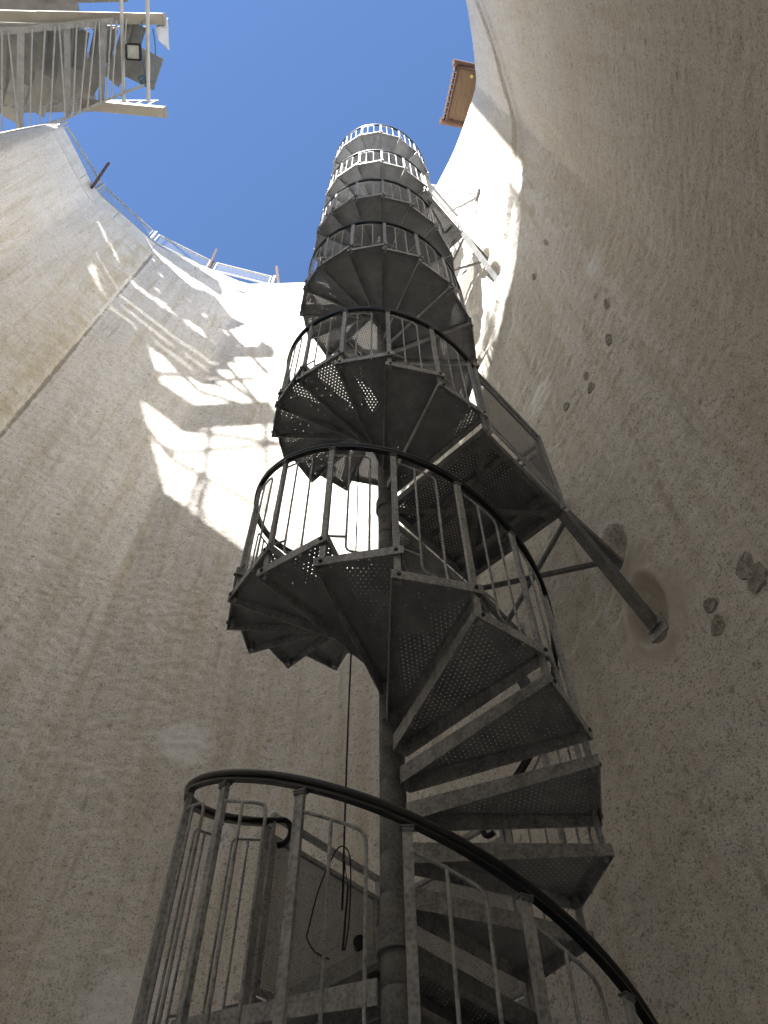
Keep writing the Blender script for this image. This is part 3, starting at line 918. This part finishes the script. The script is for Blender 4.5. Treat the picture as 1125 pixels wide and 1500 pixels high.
# guard rails on the platform (they throw the barred shadow)
for yy in (-2.55, -.62):
    m = MB(); m.bar((-6.7, yy, ZS + 1.5), (-14, yy - .1, ZS + 1.5), .05, .05)
    for k in range(14): m.bar((-6.8 - k * .4, yy, ZS + .45), (-6.8 - k * .4, yy, ZS + 1.47), .03, .03)
    part(m, 'railing', 'greysteel')
# floodlight
fl = empty('floodlight', Z_(195, 76, ZS - .15)); tag(fl, 'square black framed floodlight hung under the upper left platform', 'floodlight')
fo = fl.location.copy()
cs = [Z_(185.5, 64, ZS - .15) - fo, Z_(205, 65, ZS - .15) - fo, Z_(206, 88, ZS - .15) - fo, Z_(186, 86.5, ZS - .15) - fo]
m = MB()
for k in range(4): m.bar(cs[k], cs[(k + 1) % 4], .05, .10)
m.add([c + Vector((0, 0, .05)) for c in cs] + [c * .6 + Vector((0, 0, .16)) for c in cs], [(4, 5, 6, 7)] + [(k, (k + 1) % 4, 4 + (k + 1) % 4, 4 + k) for k in range(4)])
m.build('housing', M['rail'], fl)
m = MB(); m.add([c * .93 + Vector((0, 0, -.03)) for c in cs] + [c * .93 + Vector((0, 0, -.02)) for c in cs], [(3, 2, 1, 0), (4, 5, 6, 7)] + [(k, (k + 1) % 4, 4 + (k + 1) % 4, 4 + k) for k in range(4)]); m.build('lens', M['glass'], fl)
m = MB(); m.bar(cs[0] * .9 + Vector((0, 0, .1)), cs[0] * .9 + Vector((0, .1, .5)), .04, .02); m.build('mounting_bracket', M['galv_dull'], fl)
# white cloth hanging off the end of the front beam
m = MB(); nn = 8
quad = [Z_(228, 40, ZS + .1), Z_(246, 26, ZS + .45), Z_(248, 74, ZS - .15), Z_(231, 58, ZS - .35)]
vs = []
for i in range(nn + 1):
    for j in range(nn + 1):
        u, v = i / nn, j / nn
        p = quad[0] * (1 - u) * (1 - v) + quad[1] * u * (1 - v) + quad[2] * u * v + quad[3] * (1 - u) * v
        p = p + Vector((0, 0, -.10 * math.sin(pi * u) * math.sin(pi * v) + .025 * math.sin(9 * u + 3 * v)))
        vs.append(p)
m.add(vs, [(i * (nn + 1) + j, i * (nn + 1) + j + 1, (i + 1) * (nn + 1) + j + 1, (i + 1) * (nn + 1) + j) for i in range(nn) for j in range(nn)], 0, True)
cl = m.build('cloth', M['cloth']); md = cl.modifiers.new('thick', 'SOLIDIFY'); md.thickness = .012
tag(cl, 'white cloth hanging from the tip of the front cream beam', 'cloth')
m = MB()
m.tube(smooth([Z_(208, 32), Z_(206, 62), Z_(211, 100), Z_(213, 118), Z_(222, 120), Z_(227, 116), Z_(227.5, 70), Z_(224, 42)]), .018, 0, 7)
for k in range(5):
    c = Z_(211 + random.uniform(-3, 5), 118 + random.uniform(-4, 4))
    m.tube([c + Vector((.12 * math.cos(a * pi / 5), .09 * math.sin(a * pi / 5), .03 * math.sin(a + k))) for a in range(11)], .016, 0, 6)
tag(m.build('blue_rope', M['blue']), 'knotted blue rope looped round the end tube of the platform', 'rope')

# ------------------------------------------------------------------ house with wooden eave on the right rim
hz = 25.0
ea, eb, ec, ed = [at_z(*p, hz) for p in ((672, 98), (702, 107), (681, 181), (654.5, 176))]
house = empty('house', (3.3, -.8, ZR)); HO = Vector((3.3, -.8, ZR))
tag(house, 'pale house with wooden boarded eave and red tiles above the right rim', 'house')
ax = (ea - ed); ax.z = 0; Lx = ax.length; ax.normalize(); ox = Vector((-ax.y, ax.x, 0))      # ax along the eave, ox away from the shaft
dep = .62
def hb(m, s0, s1, o0, o1, z0, z1, mi=0):
    p = lambda s, o, z: ed + ax * s + ox * o + Vector((0, 0, z - hz)) - HO
    vs = [p(s, o, z) for s in (s0, s1) for o in (o0, o1) for z in (z0, z1)]
    m.add(vs, [(0, 1, 3, 2), (4, 6, 7, 5), (0, 4, 5, 1), (2, 3, 7, 6), (0, 2, 6, 4), (1, 5, 7, 3)], mi)
m = MB(); hb(m, .12, Lx - .12, dep, dep + 5, ZR - .3, hz + .02); m.build('house_wall', M['plaster'], house)
for k in range(4):
    m = MB(); o0 = .03 + k * (dep - .03) / 4; hb(m, .03, Lx - .03, o0 + .004, o0 + (dep - .03) / 4 - .004, hz, hz + .03); m.build('soffit_board', M['wood'], house)
m = MB(); hb(m, -.02, Lx + .02, -.03, .03, hz - .04, hz + .14); hb(m, -.03, .03, .03, dep + .4, hz - .04, hz + .14); hb(m, Lx - .03, Lx + .03, .03, dep + .4, hz - .04, hz + .14); m.build('fascia', M['fascia'], house)
m = MB()
nt_ = 9
for k in range(nt_):
    s = (k + .5) * Lx / nt_ ; r = Lx / nt_ * .46
    a = ed + ax * s + ox * -.10 + Vector((0, 0, .17)) - HO; c = ed + ax * s + ox * 3.0 + Vector((0, 0, 1.2)) - HO
    m.tube([a, c], r, 0, 10)
m.build('roof_tiles', M['tile'], house)
for s in (-.07, Lx + .07):
    m = MB(); a = ed + ax * s + ox * -.16 + Vector((0, 0, .12)) - HO; c = ed + ax * s + ox * 3.0 + Vector((0, 0, 1.2)) - HO
    m.tube([a, a.lerp(c, .04), c], .085, 0, 10); m.build('verge_tile', M['tile'], house)
m = MB(); p = at_z(691, 112, hz - .05) - HO; m.tube([p, p + Vector((0, 0, .1))], .045, 0, 12); m.build('eave_lamp', M['yellow'], house)

b2 = empty('shade_building', (-12.3, -7.2, ZR - .4))  # unseen block added on the left rim to keep sun off the left panels
tag(b2, 'unseen plain pale block added on the left rim to shade the left wall', 'shade_building')
m = MB(); m.box((0, 0, 2.6), (5.2, 5.0, 5.8)); m.build('shade_building_wall', M['plaster'], b2, bevel=.02)
m = MB(); m.prism([(-2.75, -2.65), (2.75, -2.65), (2.75, 2.65), (-2.75, 2.65)], 5.51, 5.7); m.build('roof_slab', M['concrete'], b2)
m = MB(); m.box((2.62, .6, .75), (.06, 1.0, 2.1)); dd = m.build('door', M['greysteel'], b2)
m = MB(); m.tube([(2.68, .2, .7), (2.72, .2, .7), (2.72, .32, .7)], .015, 0, 6); m.build('handle', M['bolt'], dd)
# unseen block added behind the viewer to keep the sun off the near right wall
bd = empty('shade_building', (2.0, -9, ZR))
tag(bd, 'unseen pale plastered block added behind the viewer to shade the near right wall', 'shade_building')
m = MB(); m.box((0, 0, 4.8), (5.8, 4.6, 9.6)); m.build('shade_building_wall', M['plaster'], bd, (0, 0, -.3), bevel=.02)
m = MB(); m.prism([(-3.0, -2.6), (3.0, -2.6), (3.0, 2.6), (-3.0, 2.6)], 9.61, 9.85); m.build('roof_slab', M['tile'], bd, (0, 0, -.3))
for zz in (1.6, 4.6, 7.6):
    for xx in (-1.6, 0, 1.6):
        m = MB(); m.box((xx, 2.31, zz), (.95, .06, 1.4)); w = m.build('window', M['white'], bd, (0, 0, -.3))
        q = MB(); q.box((xx, 2.345, zz), (.8, .02, 1.25)); q.build('pane', M['dark'], w)

# ------------------------------------------------------------------ light
SUN_AZ, SUN_EL = 29.0, 52.5          # behind the viewer, to the left
w = bpy.data.worlds.new('World'); S.world = w; w.use_nodes = True
nt = w.node_tree; bg = nt.nodes['Background']
sky = nt.nodes.new('ShaderNodeTexSky'); sky.sky_type = 'NISHITA'; sky.sun_disc = False
sv = Vector((-math.sin(R_(SUN_AZ)) * math.cos(R_(SUN_EL)), -math.cos(R_(SUN_AZ)) * math.cos(R_(SUN_EL)), math.sin(R_(SUN_EL))))
sky.sun_elevation = R_(SUN_EL); sky.sun_rotation = math.atan2(sv.x, sv.y)
sky.air_density = 1.0; sky.dust_density = 0.0; sky.ozone_density = 6.0; sky.altitude = 1500
nt.links.new(sky.outputs[0], bg.inputs[0]); bg.inputs[1].default_value = .063
sl = bpy.data.lights.new('sun', 'SUN'); sl.energy = 5.0; sl.angle = R_(.53); sl.color = (1.0, .968, .91)
so = bpy.data.objects.new('sun', sl); COL.objects.link(so); so.location = (0, 0, 40)
so.rotation_euler = sv.to_track_quat('Z', 'Y').to_euler()

S.view_settings.view_transform = 'Standard'; S.view_settings.look = 'None'
S.view_settings.exposure = 2.08; S.view_settings.gamma = 1.0; S.view_settings.use_curve_mapping = False
S.cycles.transparent_max_bounces = 32
S.cycles.max_bounces = 14; S.cycles.diffuse_bounces = 10
